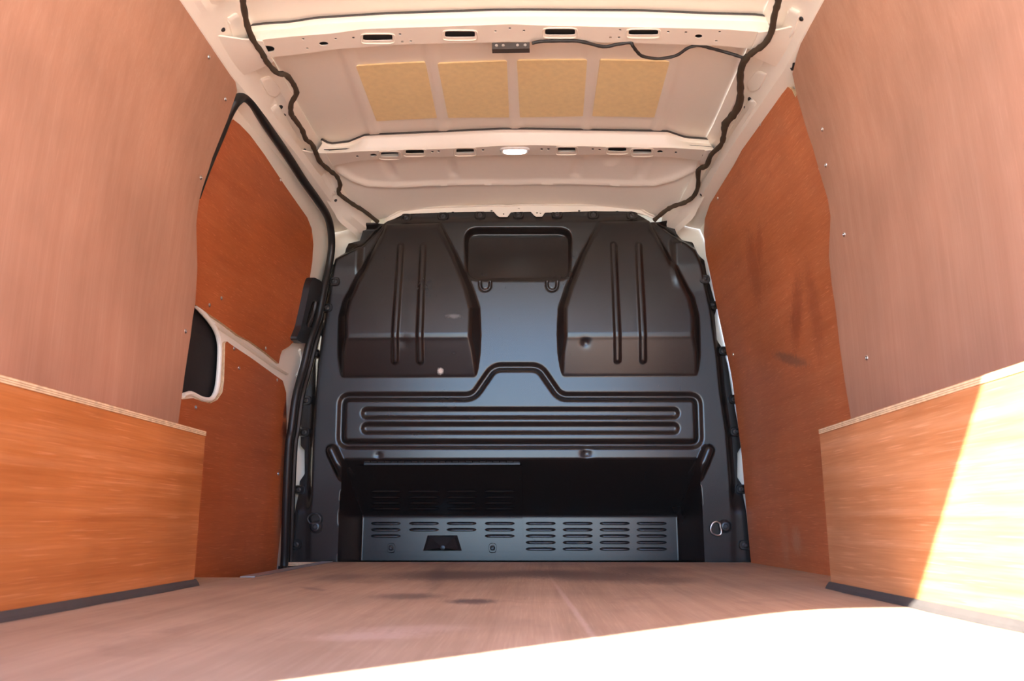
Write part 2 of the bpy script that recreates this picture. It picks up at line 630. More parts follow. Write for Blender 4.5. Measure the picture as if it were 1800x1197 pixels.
def ceil_z(x, y):
    u = (np.asarray(x, float) - X0) / 0.6
    s = np.clip(np.asarray(y, float) - 2.42, 0, None)
    return 1.302 - 0.022 * u * u - 0.20 * s - 0.10 * s * u * u


def roof_half(y):
    return float(np.interp(y, [0, 2.3, 2.55, 2.7, 2.8], [0.612, 0.610, 0.600, 0.575, 0.53]))


# roof skin: shallow pressed channels between the pads and one bead across the front
gx = np.linspace(-1, 1, 161)
gy = np.concatenate([np.arange(0.22, 1.55, 0.06), np.arange(1.55, 2.815, 0.0085)])


def cpt(px, py):
    z = 1.29
    for _ in range(12):
        p = P(px, py, 'z', z)
        z = float(ceil_z(p[0], p[1]))
    return p


RIBS = [((607.6, 87), (657, 232)), ((757, 84), (779, 224)), ((899, 80), (905, 222)), ((1042, 84), (1031, 221)), ((1186, 100), (1156, 224))]
ribs = [(cpt(*a)[:2], cpt(*b)[:2]) for a, b in RIBS]
SHORT = [((676, 285), (690, 308)), ((790, 285), (797, 305)), ((1015, 283), (1012, 306)), ((1133, 285), (1124, 308)), ((1078, 278), (1072, 284))]
shorts = [(cpt(*a)[:2], cpt(*b)[:2]) for a, b in SHORT]
bead = [cpt(*q)[:2] for q in [(597, 300), (618, 314), (645, 324), (700, 326), (900, 321), (1100, 323), (1150, 323), (1185, 314), (1219, 298)]]
V, Fc = [], []
XX = np.zeros((len(gy), len(gx)))
YY = np.zeros_like(XX)
for i, y in enumerate(gy):
    XX[i] = X0 + gx * (roof_half(y) + 0.012)
    YY[i] = y
q = np.stack([XX.ravel(), YY.ravel()], 1)
ZZ = ceil_z(q[:, 0], q[:, 1])
for a, b_ in ribs:
    e = (b_ - a) * 0.12
    d, _ = nearest([a - e, b_ + e], q, False)
    ZZ = ZZ - 0.005 * (1 - np.clip((d - 0.012) / 0.007, 0, 1))
for a, b_ in shorts:
    d, _ = nearest([a, b_], q, False)
    ZZ = ZZ + 0.006 * (1 - np.clip((d - 0.008) / 0.014, 0, 1))
d, _ = nearest(bead, q, False)
ZZ = ZZ - 0.010 * np.exp(-(d / 0.010) ** 2)
n = len(gx)
V = np.stack([q[:, 0], q[:, 1], ZZ], 1)
Fc = [(i * n + j, i * n + j + 1, (i + 1) * n + j + 1, (i + 1) * n + j) for i in range(len(gy) - 1) for j in range(n - 1)]
ceil = mesh('ceiling', V, Fc, M['white'], smooth=True, sharp=60)
props(ceil, 'bare white metal roof skin with pressed channels', kind='structure')
roof = MB().box((X0 - 0.95, 0.18, 1.335), (X0 + 0.95, 3.3, 1.36)).build('roof_outer_skin', M['white'])
props(roof, 'white outer roof panel above the load bay', kind='structure')


# body sides: cant rail under the roof edge, then the side wall behind the linings
def side_wall(side, name):
    ys = np.concatenate([np.arange(0.22, 1.6, 0.15), np.arange(1.6, 2.865, 0.02)])
    rows = []
    for y in ys:
        h = roof_half(y)
        ze = float(ceil_z(X0 + h, y))
        w12 = float(W(y, 1.19))
        # small pressed steps along the rail
        k = 0.006 * (math.sin(y * 21.0) > 0.2) + 0.004 * (math.sin(y * 9.0 + 1) > 0)
        zl = float(np.interp(y, [2.3, 2.8], [1.195, 1.165]))
        pr = [(h - 0.012, ze - 0.001), (h + 0.004, ze - 0.020 - k), (h + 0.022 + k, ze - 0.028 - k), (h + 0.038, ze - 0.048 - k),
              (w12 - 0.030, zl + 0.022), (w12 - 0.018, zl + 0.004), (w12 + 0.004, zl - 0.004), (w12 + 0.04, zl - 0.012)]
        for z in (1.10, 0.95, 0.80, 0.60, 0.40, 0.20, 0.0, -0.2, -0.45):
            pr.append((float(W(y, z)) + (0.045 if side > 0 else 0.07), z))
        rows.append([(X0 + side * a, y, z) for a, z in pr])
    m_ = len(rows[0])
    v = [p for r in rows for p in r]
    f = []
    for i in range(len(rows) - 1):
        yc = (ys[i] + ys[i + 1]) / 2
        for j in range(m_ - 1):
            if side < 0 and 1.97 < yc < 2.70 and j >= 7:
                continue     # doorway of the sliding door
            f.append((i * m_ + j, i * m_ + j + 1, (i + 1) * m_ + j + 1, (i + 1) * m_ + j))
    o = mesh(name, v, f, M['white'], smooth=True, sharp=35)
    return o


wl = side_wall(-1, 'wall_left')
props(wl, 'white painted metal body side and cant rail on the left', kind='structure')
wr = side_wall(1, 'wall_right')
props(wr, 'white painted metal body side and cant rail on the right', kind='structure')

# rear frame with the loading doorway (behind the photographer's lens, it shapes the patch of sun)
op = arc([(X0 - 0.685, -0.02), (X0 + 0.685, -0.02), (X0 + 0.685, 1.302), (X0 - 0.685, 1.302)], 8, 0.13)
fr = slab('wall_rear', [(X0 - 0.97, -0.5), (X0 + 0.97, -0.5), (X0 + 0.97, 1.36), (X0 - 0.97, 1.36)],
          lambda x, z: (x, 0.235, z), lambda x, z: (x, 0.18, z), M['white'], holes=[op], step=0.2)
props(fr, 'white rear door frame of the load bay', kind='structure')

# white pillar plate behind the rim of the bulkhead
pl = slab('wall_front', [(X0 - 0.85, -0.3), (X0 + 0.85, -0.3), (X0 + 0.85, 1.33), (X0 - 0.85, 1.33)],
          lambda x, z: (x, 2.864, z), lambda x, z: (x, 2.870, z), M['white'],
          holes=[[(X0 - 0.66, -0.28), (X0 + 0.66, -0.28), (X0 + 0.62, 0.8), (X0 + 0.42, 1.10), (X0 - 0.42, 1.10), (X0 - 0.62, 0.8)]], step=0.15)
props(pl, 'white painted pillar metal around the bulkhead', kind='structure')

# closed underbody and cab shell
ub = MB().box((X0 - 0.95, 0.18, -0.30), (X0 + 0.95, 3.34, -0.27)).build('underbody', M['seal'])
props(ub, 'black closed underbody below the load floor', kind='structure')
cs = MB().box((X0 - 0.95, 3.31, -0.27), (X0 + 0.95, 3.34, 1.335)).box((X0 - 0.95, 2.86, -0.27), (X0 - 0.93, 3.31, 1.335)).box((X0 + 0.93, 2.86, -0.27), (X0 + 0.95, 3.31, 1.335))
cs = cs.box((X0 - 0.93, 2.864, -0.27), (X0 - 0.84, 2.874, 1.335)).box((X0 + 0.84, 2.864, -0.27), (X0 + 0.93, 2.874, 1.335)).build('cab_shell', M['seal'])
props(cs, 'black cab shell behind the bulkhead', kind='structure')

# ------------------------------------------------------------------ plywood linings
screw_mesh = None


def screw(parent, p, axis):
    global screw_mesh
    if screw_mesh is None:
        mb = MB().lathe((0, 0, 0), (1, 0, 0), [(0.0055, 0), (0.0052, 0.0012), (0.0035, 0.0022), (0.0018, 0.0023), (0.0012, 0.0012)], 10)
        me = bpy.data.meshes.new('screw')
        me.from_pydata(mb.v, [], mb.f)
        me.materials.append(M['steel'])
        screw_mesh = me
    o = bpy.data.objects.new('screw', screw_mesh)
    o.rotation_euler = (0, 0, 0 if axis > 0 else math.pi)
    return link(o, parent, p)


def lining(name, side, yz, off, mats, thick=0.009, parent=None, step=0.05):
    """board bent to the body side; off = distance outboard of the lining surface"""
    def fn(y, z): return (X0 + side * (float(W(y, z)) + off), y, z)
    def bk(y, z): return (X0 + side * (float(W(y, z)) + off + thick), y, z)
    return slab(name, yz, fn, bk, mats, parent, holes=(), step=step, rim_mat=1, smooth=True)


def px_yz(pts, side, off):
    return [tuple(on_side(a, b, side, off)[1:]) for a, b in pts]


# tall rear lining, left
LT = [(353, 0), (365, 25), (380, 83), (411, 130), (417, 160), (400, 210), (382, 255), (367, 298), (356, 330), (350, 353), (345, 397), (347, 469), (343, 535), (335, 590), (325, 656), (313, 745)]
e = px_yz(LT, -1, -0.012)
zt = e[0][1]
poly = e + [(e[-1][0] - 0.01, 0.01), (0.26, 0.01), (0.26, zt), (1.0, zt)]
t = empty('plywood_lining_panel', (X0 - 0.76, 1.0, 0.0))
lining('board', -1, poly, -0.012, [M['ply_tall'], M['edge']], parent=t)
for a in [(353, 312), (396, 174), (326, 582), (367, 100)]:
    screw(t, on_side(*a, -1, -0.012), 1)
props(t, 'tall pale plywood lining panel with wavy edge behind the left wheel arch box', 'lining panel', 'plywood lining panels')

# tall rear lining, right
RTP = [(1432, 0), (1422, 30), (1400, 100), (1393, 130), (1400, 165), (1420, 235), (1440, 300), (1455, 350), (1460, 380), (1458, 420), (1457, 450), (1462, 500), (1475, 600), (1485, 670), (1495, 730)]
e = px_yz(RTP, 1, -0.012)
zt = e[0][1]
poly = e + [(e[-1][0] - 0.01, 0.01), (0.26, 0.01), (0.26, zt), (1.0, zt)]
t = empty('plywood_lining_panel', (X0 + 0.76, 1.0, 0.0))
lining('board', 1, poly, -0.012, [M['ply_tall'], M['edge']], parent=t)
for a in [(1452, 290), (1446, 227), (1484, 412), (1524, 629)]:
    screw(t, on_side(*a, 1, -0.012), -1)
props(t, 'tall pale plywood lining panel with wavy edge behind the right wheel arch box', 'lining panel', 'plywood lining panels')

# front lining, right
RM = [(1398, 172), (1392, 158), (1380, 149), (1366, 152), (1352, 178), (1336, 205), (1314, 245), (1290, 290), (1264, 332), (1248, 358), (1239, 385), (1237, 410), (1241, 450), (1258, 530), (1274, 605), (1290, 690), (1307, 840), (1320, 988)]
e = px_yz(RM, 1, 0.012)
poly = e + [(e[-1][0], -0.006), (1.72, -0.006), (1.72, 1.1), (1.85, 1.16)]
t = empty('plywood_lining_panel', (X0 + 0.75, 2.3, 0.0))
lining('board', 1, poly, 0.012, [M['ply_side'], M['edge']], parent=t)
for a in [(1336.6, 218), (1262, 348.5), (1289, 623), (1441, 295)]:
    screw(t, on_side(*a, 1, 0.012), -1)
props(t, 'dark orange scuffed plywood lining panel between the right wheel arch and the bulkhead', 'lining panel', 'plywood lining panels')


# wheel arch boxes
def wheel_box(side, xin, yend, h, where, mat):
    xo = X0 + side * 0.748
    t = empty('wheel_arch_box', ((xin + xo) / 2, 1.0, 0.0))
    s = side
    z0 = 0.012
    zt_ = h - 0.0105
    slab('side_board', [(0.26, z0), (yend, z0), (yend, zt_), (0.26, zt_)], lambda y, z: (xin, y, z), lambda y, z: (xin + s * 0.010, y, z), [mat, M['edge']], t, rim_mat=1, step=0.3)
    slab('top_board', [(0.26, abs(xin) - 0.001), (yend + 0.001, abs(xin) - 0.001), (yend + 0.001, abs(xo)), (0.26, abs(xo))], lambda y, x: (s * x, y, h), lambda y, x: (s * x, y, zt_ + 0.0003), [mat, M['edge']], t, rim_mat=1, step=0.3)
    slab('end_board', [(abs(xin) + 0.0105, z0), (abs(xo), z0), (abs(xo), zt_), (abs(xin) + 0.0105, zt_)], lambda x, z: (s * x, yend - 0.001, z), lambda x, z: (s * x, yend - 0.011, z), [mat, M['edge']], t, rim_mat=1, step=0.3)
    # bead of grey sealant along the foot
    ys = np.linspace(0.26, yend + 0.006, 40)
    rings = []
    for y in ys:
        r = 0.011 + 0.002 * math.sin(y * 17) + 0.001 * math.sin(y * 41)
        rings.append([(xin + s * 0.004, y, 0.0005), (xin - s * r, y, 0.0005), (xin - s * r * 0.75, y, 0.006), (xin - s * 0.002, y, 0.013), (xin + s * 0.004, y, 0.013)])
    MB().rings(rings).build('sealant_strip', M['sealant'], t)
    props(t, 'orange plywood wheel arch box ' + where, 'wheel arch box', 'wheel arch boxes')


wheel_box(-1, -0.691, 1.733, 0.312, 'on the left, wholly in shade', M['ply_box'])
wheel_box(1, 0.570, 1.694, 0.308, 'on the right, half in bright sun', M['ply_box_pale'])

# ------------------------------------------------------------------ sliding side door (left)
DO = 0.030      # door skin sits outboard of the lining surface
door = empty('sliding_door', (X0 - 0.80, 2.35, -0.05))
seal_px = [(343, 345), (355, 312), (371, 272), (386, 237), (399, 205), (408, 188), (416, 177), (428, 170), (443, 181), (469.6, 222), (506, 275), (532.6, 316.6), (557, 350.5), (574, 377), (581, 401), (583, 433), (578.6, 466), (570, 504), (559.6, 557), (545.6, 597), (534, 644), (520, 697.5), (512, 756), (507.5, 784), (503, 880), (500, 986), (497, 1003)]
cav_px = [(300, 500), (343, 536), (362, 556), (378, 578), (385, 600), (386, 625), (383, 670), (378, 692), (370, 702), (355, 701), (336, 692), (322, 695), (300, 690)]
rim = px_yz(seal_px[5:], -1, DO)
skin = [(1.80, rim[0][1])] + rim + [(rim[-1][0], -0.14), (1.80, -0.14)]
cav = px_yz(cav_px, -1, DO)


def dfn(o): return lambda y, z: (X0 - (float(W(y, z)) + o), y, z)


slab('inner_skin', skin, dfn(DO), dfn(DO + 0.002), M['white'], door, holes=[cav], step=0.05, smooth=True)
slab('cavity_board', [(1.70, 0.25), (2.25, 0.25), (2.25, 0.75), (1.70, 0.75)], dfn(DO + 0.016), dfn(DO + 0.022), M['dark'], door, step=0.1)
slab('outer_skin', [(1.80, -0.4), (2.82, -0.4), (2.82, 1.28), (1.80, 1.28)], dfn(DO + 0.06), dfn(DO + 0.063), M['white'], door, step=0.1)
# rolled white lip round the cavity
lip = [on_side(a, b, -1, DO - 0.002) for a, b in smooth_path(cav_px[1:-1], 4)]
MB().tube(lip, 0.0065, 8).build('cavity_lip', M['white'], door, smooth=True)
# upper lining
U = [(300, 470), (345, 250), (402, 216), (410, 210), (422, 219), (440, 238), (465, 272), (500, 325), (523, 358), (540, 382), (548, 402), (551, 430), (549, 460), (544, 492), (536, 540), (526, 585), (517, 600), (508, 609), (496, 616), (493, 624), (490, 639), (470, 622), (440, 600), (420, 590), (395, 571), (343, 535)]
e = px_yz(U, -1, DO - 0.009)
up_l = lining('upper_lining_board', -1, e, DO - 0.009, [M['ply_door'], M['edge']], 0.0085, door)
props(up_l, 'orange plywood board on the upper door')
for a in [(493, 316), (368, 536), (467, 612), (389, 524)]:
    screw(up_l, on_side(*a, -1, DO - 0.009), 1)
Lw = [(300, 695), (322, 702), (340, 700), (356, 706), (370, 709), (382, 703), (391, 690), (394, 670), (396, 603), (399, 600), (411, 609), (440, 628), (487, 662), (497, 669), (503, 690), (504, 740), (503, 800), (497, 900), (486, 1006)]
e = px_yz(Lw, -1, DO - 0.009)
lo_l = lining('lower_lining_board', -1, e + [(e[-1][0] - 0.01, -0.03), (1.82, -0.03)], DO - 0.009, [M['ply_door'], M['edge']], 0.0085, door)
props(lo_l, 'orange plywood board on the lower door')
for a in [(344, 716), (411, 613), (487, 668), (489, 833), (420, 647)]:
    screw(lo_l, on_side(*a, -1, DO - 0.009), 1)
# diagonal pressed rib between the two linings
rb = [on_side(a, b, -1, DO - 0.001) for a, b in smooth_path([(372, 568), (405, 590), (440, 615), (475, 640), (503, 657)], 5)]
MB().tube(rb, 0.009, 8, flat=0.5).build('diagonal_rib', M['white'], door, smooth=True)
rb = [on_side(a, b, -1, DO - 0.002) for a, b in smooth_path([(526, 615), (530, 630), (527, 650), (521, 662)], 5)]
MB().tube(rb, 0.006, 8).build('pressed_rib', M['white'], door, smooth=True)
# black inside handle
hp = arc([(549, 486), (566, 495), (568, 520), (560, 545), (556, 580), (545, 602), (533, 604), (519, 597), (528, 575), (536, 540), (544, 500)], 3, 6)
he = px_yz(hp, -1, DO - 0.028)
hc = arc([(549, 528), (561, 530), (556, 555), (548, 577), (536, 574), (541, 552)], 3, 5)
hce = px_yz(hc, -1, DO - 0.028)
hd = slab('handle', he, dfn(DO - 0.030), dfn(DO + 0.001), M['plastic'], door, holes=[hce], step=0.03, smooth=True)
props(hd, 'black plastic grab handle')
grip = [on_side(a, b, -1, DO - 0.020) for a, b in smooth_path([(555, 527), (552, 545), (546, 563), (540, 577)], 4)]
MB().tube(grip, 0.008, 8).build('handle_grip', M['plastic'], hd, smooth=True)
props(door, 'closed white sliding door with plywood lining boards and black handle', 'sliding door')

# seal round the doorway
sp = [on_side(a, b, -1, -0.004 + 0.022 * float(np.interp(i, [14, 28], [1, 0]))) for i, (a, b) in enumerate(smooth_path(seal_px, 5))]
so = empty('door_seal', tuple(np.array(sp[len(sp) // 2]) * (1, 1, 0)))
MB().tube(sp, 0.0125, 10, flat=1.1).build('rubber_tube', M['seal'], so, smooth=True)
sp2 = [on_side(a + 11, b + (1 if i else 0), -1, 0.004) for i, (a, b) in enumerate(smooth_path(seal_px[16:], 5))]
MB().tube(sp2, 0.009, 8).build('lip_ridge', M['seal'], so, smooth=True)
props(so, 'thick black rubber seal running round the sliding door opening', 'door seal')

# aluminium edge trim and off-cut along the step
tr = MB().box((-0.690, 2.0, 0.0005), (-0.655, 2.765, 0.0030)).box((-0.690, 2.0, -0.03), (-0.6875, 2.765, 0.0005))
tr = tr.build('floor_edge_trim', M['alu'])
props(tr, 'thin aluminium angle strip along the floor edge at the sliding door', 'edge trim')

# ------------------------------------------------------------------ roof cross members
def cpz(px, py, zc):
    z = zc
    for _ in range(10):
        p = P(px, py, 'z', z)
        z = zc - 0.022 * ((p[0] - X0) / 0.6) ** 2
    return p


def ell(cx, cy, rx, ry, n=12, sq=2.0):
    out = []
    for k in range(n):
        a = 2 * math.pi * k / n
        c, s = math.cos(a), math.sin(a)
        out.append((cx + rx * math.copysign(abs(c) ** (2 / sq), c), cy + ry * math.copysign(abs(s) ** (2 / sq), s)))
    return out


def member(A, B, C, zc, slots, dots, ends, label, name='roof_cross_member'):
    t = empty(name, (X0, float(cpz(900, B[len(B) // 2][1], zc)[1]), zc))
    xs = np.linspace(0, 1, 73)

    def samp(L):
        L = np.array(L, float)
        px = np.interp(xs, [0, 1], [L[0, 0], L[-1, 0]])
        return np.stack([px, np.interp(px, L[:, 0], L[:, 1])], 1)
    a, b_, c = samp(A), samp(B), samp(C)
    # bottom web with punched holes
    b3 = np.array([cpz(*q_, zc) for q_ in b_])
    c3 = np.array([cpz(*q_, zc) for q_ in c])
    out = [tuple(p[:2]) for p in b3] + [tuple(p[:2]) for p in c3[::-1]]
    holes = []
    for (cx, cy, rx, ry, sq) in slots + ends:
        holes.append([tuple(cpz(u, v, zc)[:2]) for u, v in ell(cx, cy, rx, ry, 20, sq)])
    for (cx, cy) in dots:
        holes.append([tuple(cpz(u, v, zc)[:2]) for u, v in ell(cx, cy, 2.6, 1.7, 8)])
    holes = [h for h in holes if inside(out, np.array(h)).all()]

    def zf(x): return zc - 0.022 * ((x - X0) / 0.6) ** 2
    slab('bottom_web', out, lambda x, y: (x, y, zf(x)), lambda x, y: (x, y, zf(x) + 0.002), M['white'], t, holes=holes, step=0.04)
    v2 = []
    for u_, w_ in zip(b3[::3], c3[::3]):
        v2 += [u_ + [0, 0.008, 0.014], w_ + [0, -0.001, 0.014], w_ + [0, -0.001, 0.017], u_ + [0, 0.008, 0.017]]
    MB().rings([v2[i:i + 4] for i in range(0, len(v2), 4)]).build('inner_shade_plate', M['slot_shade'], t)  # added dark plate, its colour stands for the shade behind the slots
    # rear flank with a soft bottom corner, and flange under the roof
    prof, shadow_mastic = [], []
    for i in range(len(xs)):
        pa = cpt(*a[i]) + np.array([0, 0, -0.011])
        pb = b3[i]
        pa2 = pa + np.array([0, -0.007, 0])
        shadow_mastic.append(pa2 + np.array([0, 0.006, 0.0055]))
        prof.append([pa2 + [0, 0, 0.0012], pa, pa + np.array([0, 0.004, -0.006]), pb + (pa - pb) * 0.35 + [0, -0.002, -0.002], pb + (pa - pb) * 0.12 + [0, 0.0, -0.0015], pb])
    v = [p for r in prof for p in r]
    k = 6
    f = [(i * k + j, i * k + j + 1, (i + 1) * k + j + 1, (i + 1) * k + j) for i in range(len(prof) - 1) for j in range(k - 1)]
    mesh('rear_flank', v, f, M['white'], t, smooth=True, sharp=50)
    MB().tube(shadow_mastic, 0.0048, 6).build('shadow_mastic_bead', M['sealant'], t, smooth=True)  # dark mastic added in the flange gap, standing for its shadow line
    v, f = [], []
    for i in range(len(xs)):
        p = c3[i]
        v += [p, p + [0, 0.004, 0.0], p + [0, 0.012, float(ceil_z(p[0], p[1])) - p[2] - 0.003], p + [0, 0.030, float(ceil_z(p[0], p[1] + 0.03)) - p[2] - 0.003]]
    f = [(i * 4 + j, i * 4 + j + 1, i * 4 + 5 + j, i * 4 + 4 + j) for i in range(len(xs) - 1) for j in range(3)]
    mesh('front_flank', v, f, M['white'], t, smooth=True, sharp=50)
    # pressed frames round the bigger slots
    for (cx, cy, rx, ry, sq) in slots:
        if rx < 12:
            continue
        ring = [tuple(cpz(u, v_, zc) + np.array([0, 0, -0.001])) for u, v_ in ell(cx, cy + 1.0, rx + 4.0, ry + 3.5, 24, 5)]
        MB().tube(ring, 0.0014, 6, closed=True).build('slot_rim', M['white'], t, smooth=True)
    # end gussets reaching down on to the cant rail
    for sgn, i in ((-1, 0), (1, -1)):
        pb, pc = b3[i], c3[i]
        xa = pb[0]
        w = X0 + sgn * (float(W(pb[1], 1.19)) - 0.02)
        top = [(xa - sgn * 0.03, pb[1] - 0.004, pb[2] - 0.001), (xa - sgn * 0.03, pc[1] + 0.006, pc[2] - 0.001)]
        mid = [(xa + sgn * 0.012, pb[1] - 0.02, pb[2] - 0.006), (xa + sgn * 0.012, pc[1] + 0.03, pc[2] - 0.006)]
        low = [(w, pb[1] - 0.05, 1.218), (w, pc[1] + 0.06, 1.218)]
        v = []
        for L in (top, mid, low):
            for s_ in np.linspace(0, 1, 5):
                q_ = np.array(L[0]) * (1 - s_) + np.array(L[1]) * s_
                v.append(q_ + [0, 0, -0.003 * math.sin(math.pi * s_)])
        v += [np.array(p) + [0, 0, 0.004] for p in list(v)]
        f = []
        for r in range(2):
            for j in range(4):
                q4 = (r * 5 + j, r * 5 + j + 1, r * 5 + j + 6, r * 5 + j + 5)
                f += [q4, tuple(15 + u for u in reversed(q4))]
        edge = [0, 1, 2, 3, 4, 9, 14, 13, 12, 11, 10, 5]
        for j in range(len(edge)):
            u, w_ = edge[j], edge[(j + 1) % len(edge)]
            f.append((u, w_, w_ + 15, u + 15))
        mesh('end_gusset', v, f, M['white'], t, smooth=True, sharp=50)
    props(t, label, 'roof beam', 'roof cross members')
    return t


A1 = [(440, 43), (464, 40), (511, 37), (558, 29.6), (682, 22), (866, 16), (924, 15.6), (1129, 17), (1247, 22), (1328, 24), (1350, 27)]
B1 = [(440, 74), (458, 70), (514, 64), (583, 59), (639, 51), (775, 46.7), (869, 43.5), (900, 42.5), (955, 45), (1104, 48), (1219, 50), (1281, 52), (1355, 58)]
C1 = [(440, 106), (464, 100), (514, 95), (589, 85), (713, 76), (863, 73), (880, 72), (1098, 73.4), (1269, 79), (1315, 84), (1368, 92)]
S1 = [(664, 66.3, 26, 5.3, 7), (808.5, 60.5, 26.5, 5.5, 7), (984.5, 56.5, 26.5, 5.5, 7), (1131, 57.3, 26, 4.6, 7), (569, 77, 8, 3.6, 2), (1228, 64, 6.5, 3.6, 2)]
D1 = [(533, 69), (540, 85), (590, 68.5), (621, 66.5), (703, 60.5), (707, 73.5), (722, 72.5), (871, 55), (896, 50), (921, 54), (1090, 53), (1073, 66), (1088, 66), (1174.6, 56), (1205.7, 57), (1265, 56), (1259, 72)]
E1 = [(463.5, 86.5, 19, 6.2, 2.6), (1341, 71, 19, 6.2, 2.6)]
member(A1, B1, C1, 1.252, S1, D1, E1, 'white punched roof beam nearest the camera, carrying the dark module')
A2 = [(566, 243), (580, 251), (614, 247), (642, 235.5), (881, 224.6), (927, 224.6), (1172, 228.7), (1204, 239.6), (1238, 242), (1248, 243)]
B2 = [(556, 270), (614, 267.6), (629, 266), (791, 261.4), (888, 256), (940, 255), (1060, 258), (1182, 260), (1232, 263), (1256, 265)]
C2 = [(560, 296), (598, 288), (629, 281.6), (682, 278), (869, 272), (1036, 271), (1172, 275), (1222, 280), (1256, 287)]
S2 = [(685, 271.6, 15.5, 3.9, 7), (729, 267, 16, 3.2, 7), (817.6, 265.5, 15.5, 3.9, 7), (996, 263.5, 15.5, 3.9, 7), (1085, 263, 16, 3.2, 7), (1129, 266.5, 16, 3.9, 7), (656.5, 273, 6, 2.6, 2), (1160, 266.5, 5, 2.4, 2)]
D2 = [(628, 275), (760, 267), (771, 266), (849, 264), (952, 262.5), (964, 262.5), (1042, 262.5), (1054, 263.5), (1188, 268)]
E2 = [(571, 282.6, 14, 4.5, 2.4), (1244, 274, 10, 4.5, 2.4)]
member(A2, B2, C2, 1.252, S2, D2, E2, 'white punched roof beam nearer the bulkhead, carrying the dome lamp')

# front roof rail above the bulkhead
t = empty('front_roof_rail', (X0, 2.78, 1.17))
top = [(676, 387), (690, 378), (716, 368), (770, 364.5), (871, 361), (893, 362), (930, 359.6), (1060, 361), (1115, 363), (1134, 373), (1150, 380)]
bot = [(676, 391), (689, 386), (705, 378.5), (722, 375.5), (774, 373.4), (838, 372), (868, 372), (874, 379), (878, 381), (892, 381), (898, 373), (933, 372), (938.6, 378), (942, 380.5), (953, 380.5), (958, 373.4), (1045, 371), (1110, 371.5), (1129, 376), (1143, 382), (1150, 386)]
o2 = [tuple(P(a, b, 'y', 2.785)[[0, 2]]) for a, b in top] + [tuple(P(a, b, 'y', 2.785)[[0, 2]]) for a, b in reversed(bot)]
hl = [[tuple(P(u, v, 'y', 2.785)[[0, 2]]) for u, v in ell(cx, cy, rx, ry, 8)] for cx, cy, rx, ry in [(738, 376, 2.2, 1.3), (796, 373, 2.2, 1.3), (864, 370.5, 2.2, 1.3), (912, 367, 2, 1.2), (885, 376, 1.4, 1), (944, 374, 1.4, 1), (950, 375, 1.4, 1), (1018, 370.5, 2.2, 1.3), (1085, 371.5, 2.2, 1.3)]]
slab('rail_web', o2, lambda x, z: (x, 2.785, z), lambda x, z: (x, 2.788, z), M['white'], t, holes=hl, step=0.03)
rr = [P(a, b, 'y', 2.783) for a, b in smooth_path(top, 4)]
MB().tube(rr, 0.0055, 6, flat=0.6).build('rail_lip', M['white'], t, smooth=True)
props(t, 'narrow white metal rail with small holes above the black bulkhead', 'roof rail')

# ------------------------------------------------------------------ bulkhead (relief over x and z)
def B(px, py, y=YB):
    p = P(px, py, 'y', y)
    return (p[0], p[2])


def Bl(pts, y=YB): return [B(a, b, y) for a, b in pts]


OUT = Bl([(676, 396), (660, 393), (639, 393), (635, 410), (631, 421), (611, 426), (606, 446), (592, 456), (589, 470), (583, 495), (570, 545), (556, 610), (541, 665), (531, 700), (525, 745), (524, 782), (531, 790), (531, 832), (522, 845), (517, 900), (513, 950), (508, 990),
          (1322, 990), (1313, 900), (1308, 850), (1300, 838), (1300, 795), (1306, 785), (1300, 740), (1290, 690), (1282, 640), (1274, 612), (1262, 595), (1258, 552), (1262, 540), (1250, 500), (1243, 482), (1238, 457), (1224, 446), (1218, 424), (1200, 420), (1192, 411), (1184, 387), (1160, 391), (1142, 394),
          (1130, 384), (1112, 374), (1045, 371), (912, 370), (780, 373), (714, 376), (692, 386)])
MAIN = Bl([(683, 396), (640, 440), (596, 462), (583, 520), (571, 590), (563, 640), (554, 760), (549, 890), (549, 1050), (1284, 1050), (1281, 856), (1274, 764), (1262, 686), (1256, 626), (1244, 543), (1226, 470), (1216, 446), (1180, 420), (1142, 394)])
HL = Bl([(680, 396), (775, 393), (804, 448), (832, 507), (844, 543), (846, 590), (844, 625), (836, 680), (820, 720), (615, 720), (602, 680), (595, 625), (597, 559), (605, 529)])
HR = Bl([(1140, 390), (1052, 391), (1020, 448), (994, 505), (981, 543), (979, 590), (981, 625), (990, 680), (1004, 720), (1212, 720), (1224, 680), (1230, 625), (1228, 559), (1219, 525)])
WIN = Bl(arc([(815, 402), (1007, 402), (1004, 497), (818, 497)], 6, 26))
SW = Bl(arc([(602, 698), (832, 698), (868, 646), (948, 646), (984, 698), (1226, 698), (1229, 781), (599, 781)], 5, 14))
PILL = [Bl([(645, 726.5), (1184, 726.5)]), Bl([(645, 753), (1184, 753)])]
VR = [[(705, 434), (694, 633)], [(744, 434), (738, 633)], [(1078, 431), (1086, 631)], [(1122, 431), (1131, 631)]]
ZT, ZC, ZBt = B(700, 397)[1], B(700, 594, YB - 0.045)[1], B(700, 664)[1]
ZW0, ZW1 = B(900, 497)[1], B(900, 402)[1]
RD = 0.20      # depth of the foot recess
RXL = lambda z: np.interp(z, [0, B(595, 903)[1], B(590, 806)[1]], [B(593, 984)[0], B(595, 903)[0], B(604, 810)[0]])
RXR = lambda z: np.interp(z, [0, B(595, 903)[1], B(590, 806)[1]], [B(1240, 986)[0], B(1236, 903)[0], B(1228, 810)[0]])
RBL, RBR = B(635, 950, YB + RD)[0], B(1193, 950, YB + RD)[0]
RZF, RZB = B(900, 806)[1], B(900, 905, YB + RD)[1]
KNOB = [Bl([(584, 792), (596, 818), (604, 836)]), Bl([(1244, 792), (1234, 818), (1226, 836)])]


def st(a, b, x):
    t_ = np.clip((x - a) / (b - a), 0, 1)
    return t_ * t_ * (3 - 2 * t_)


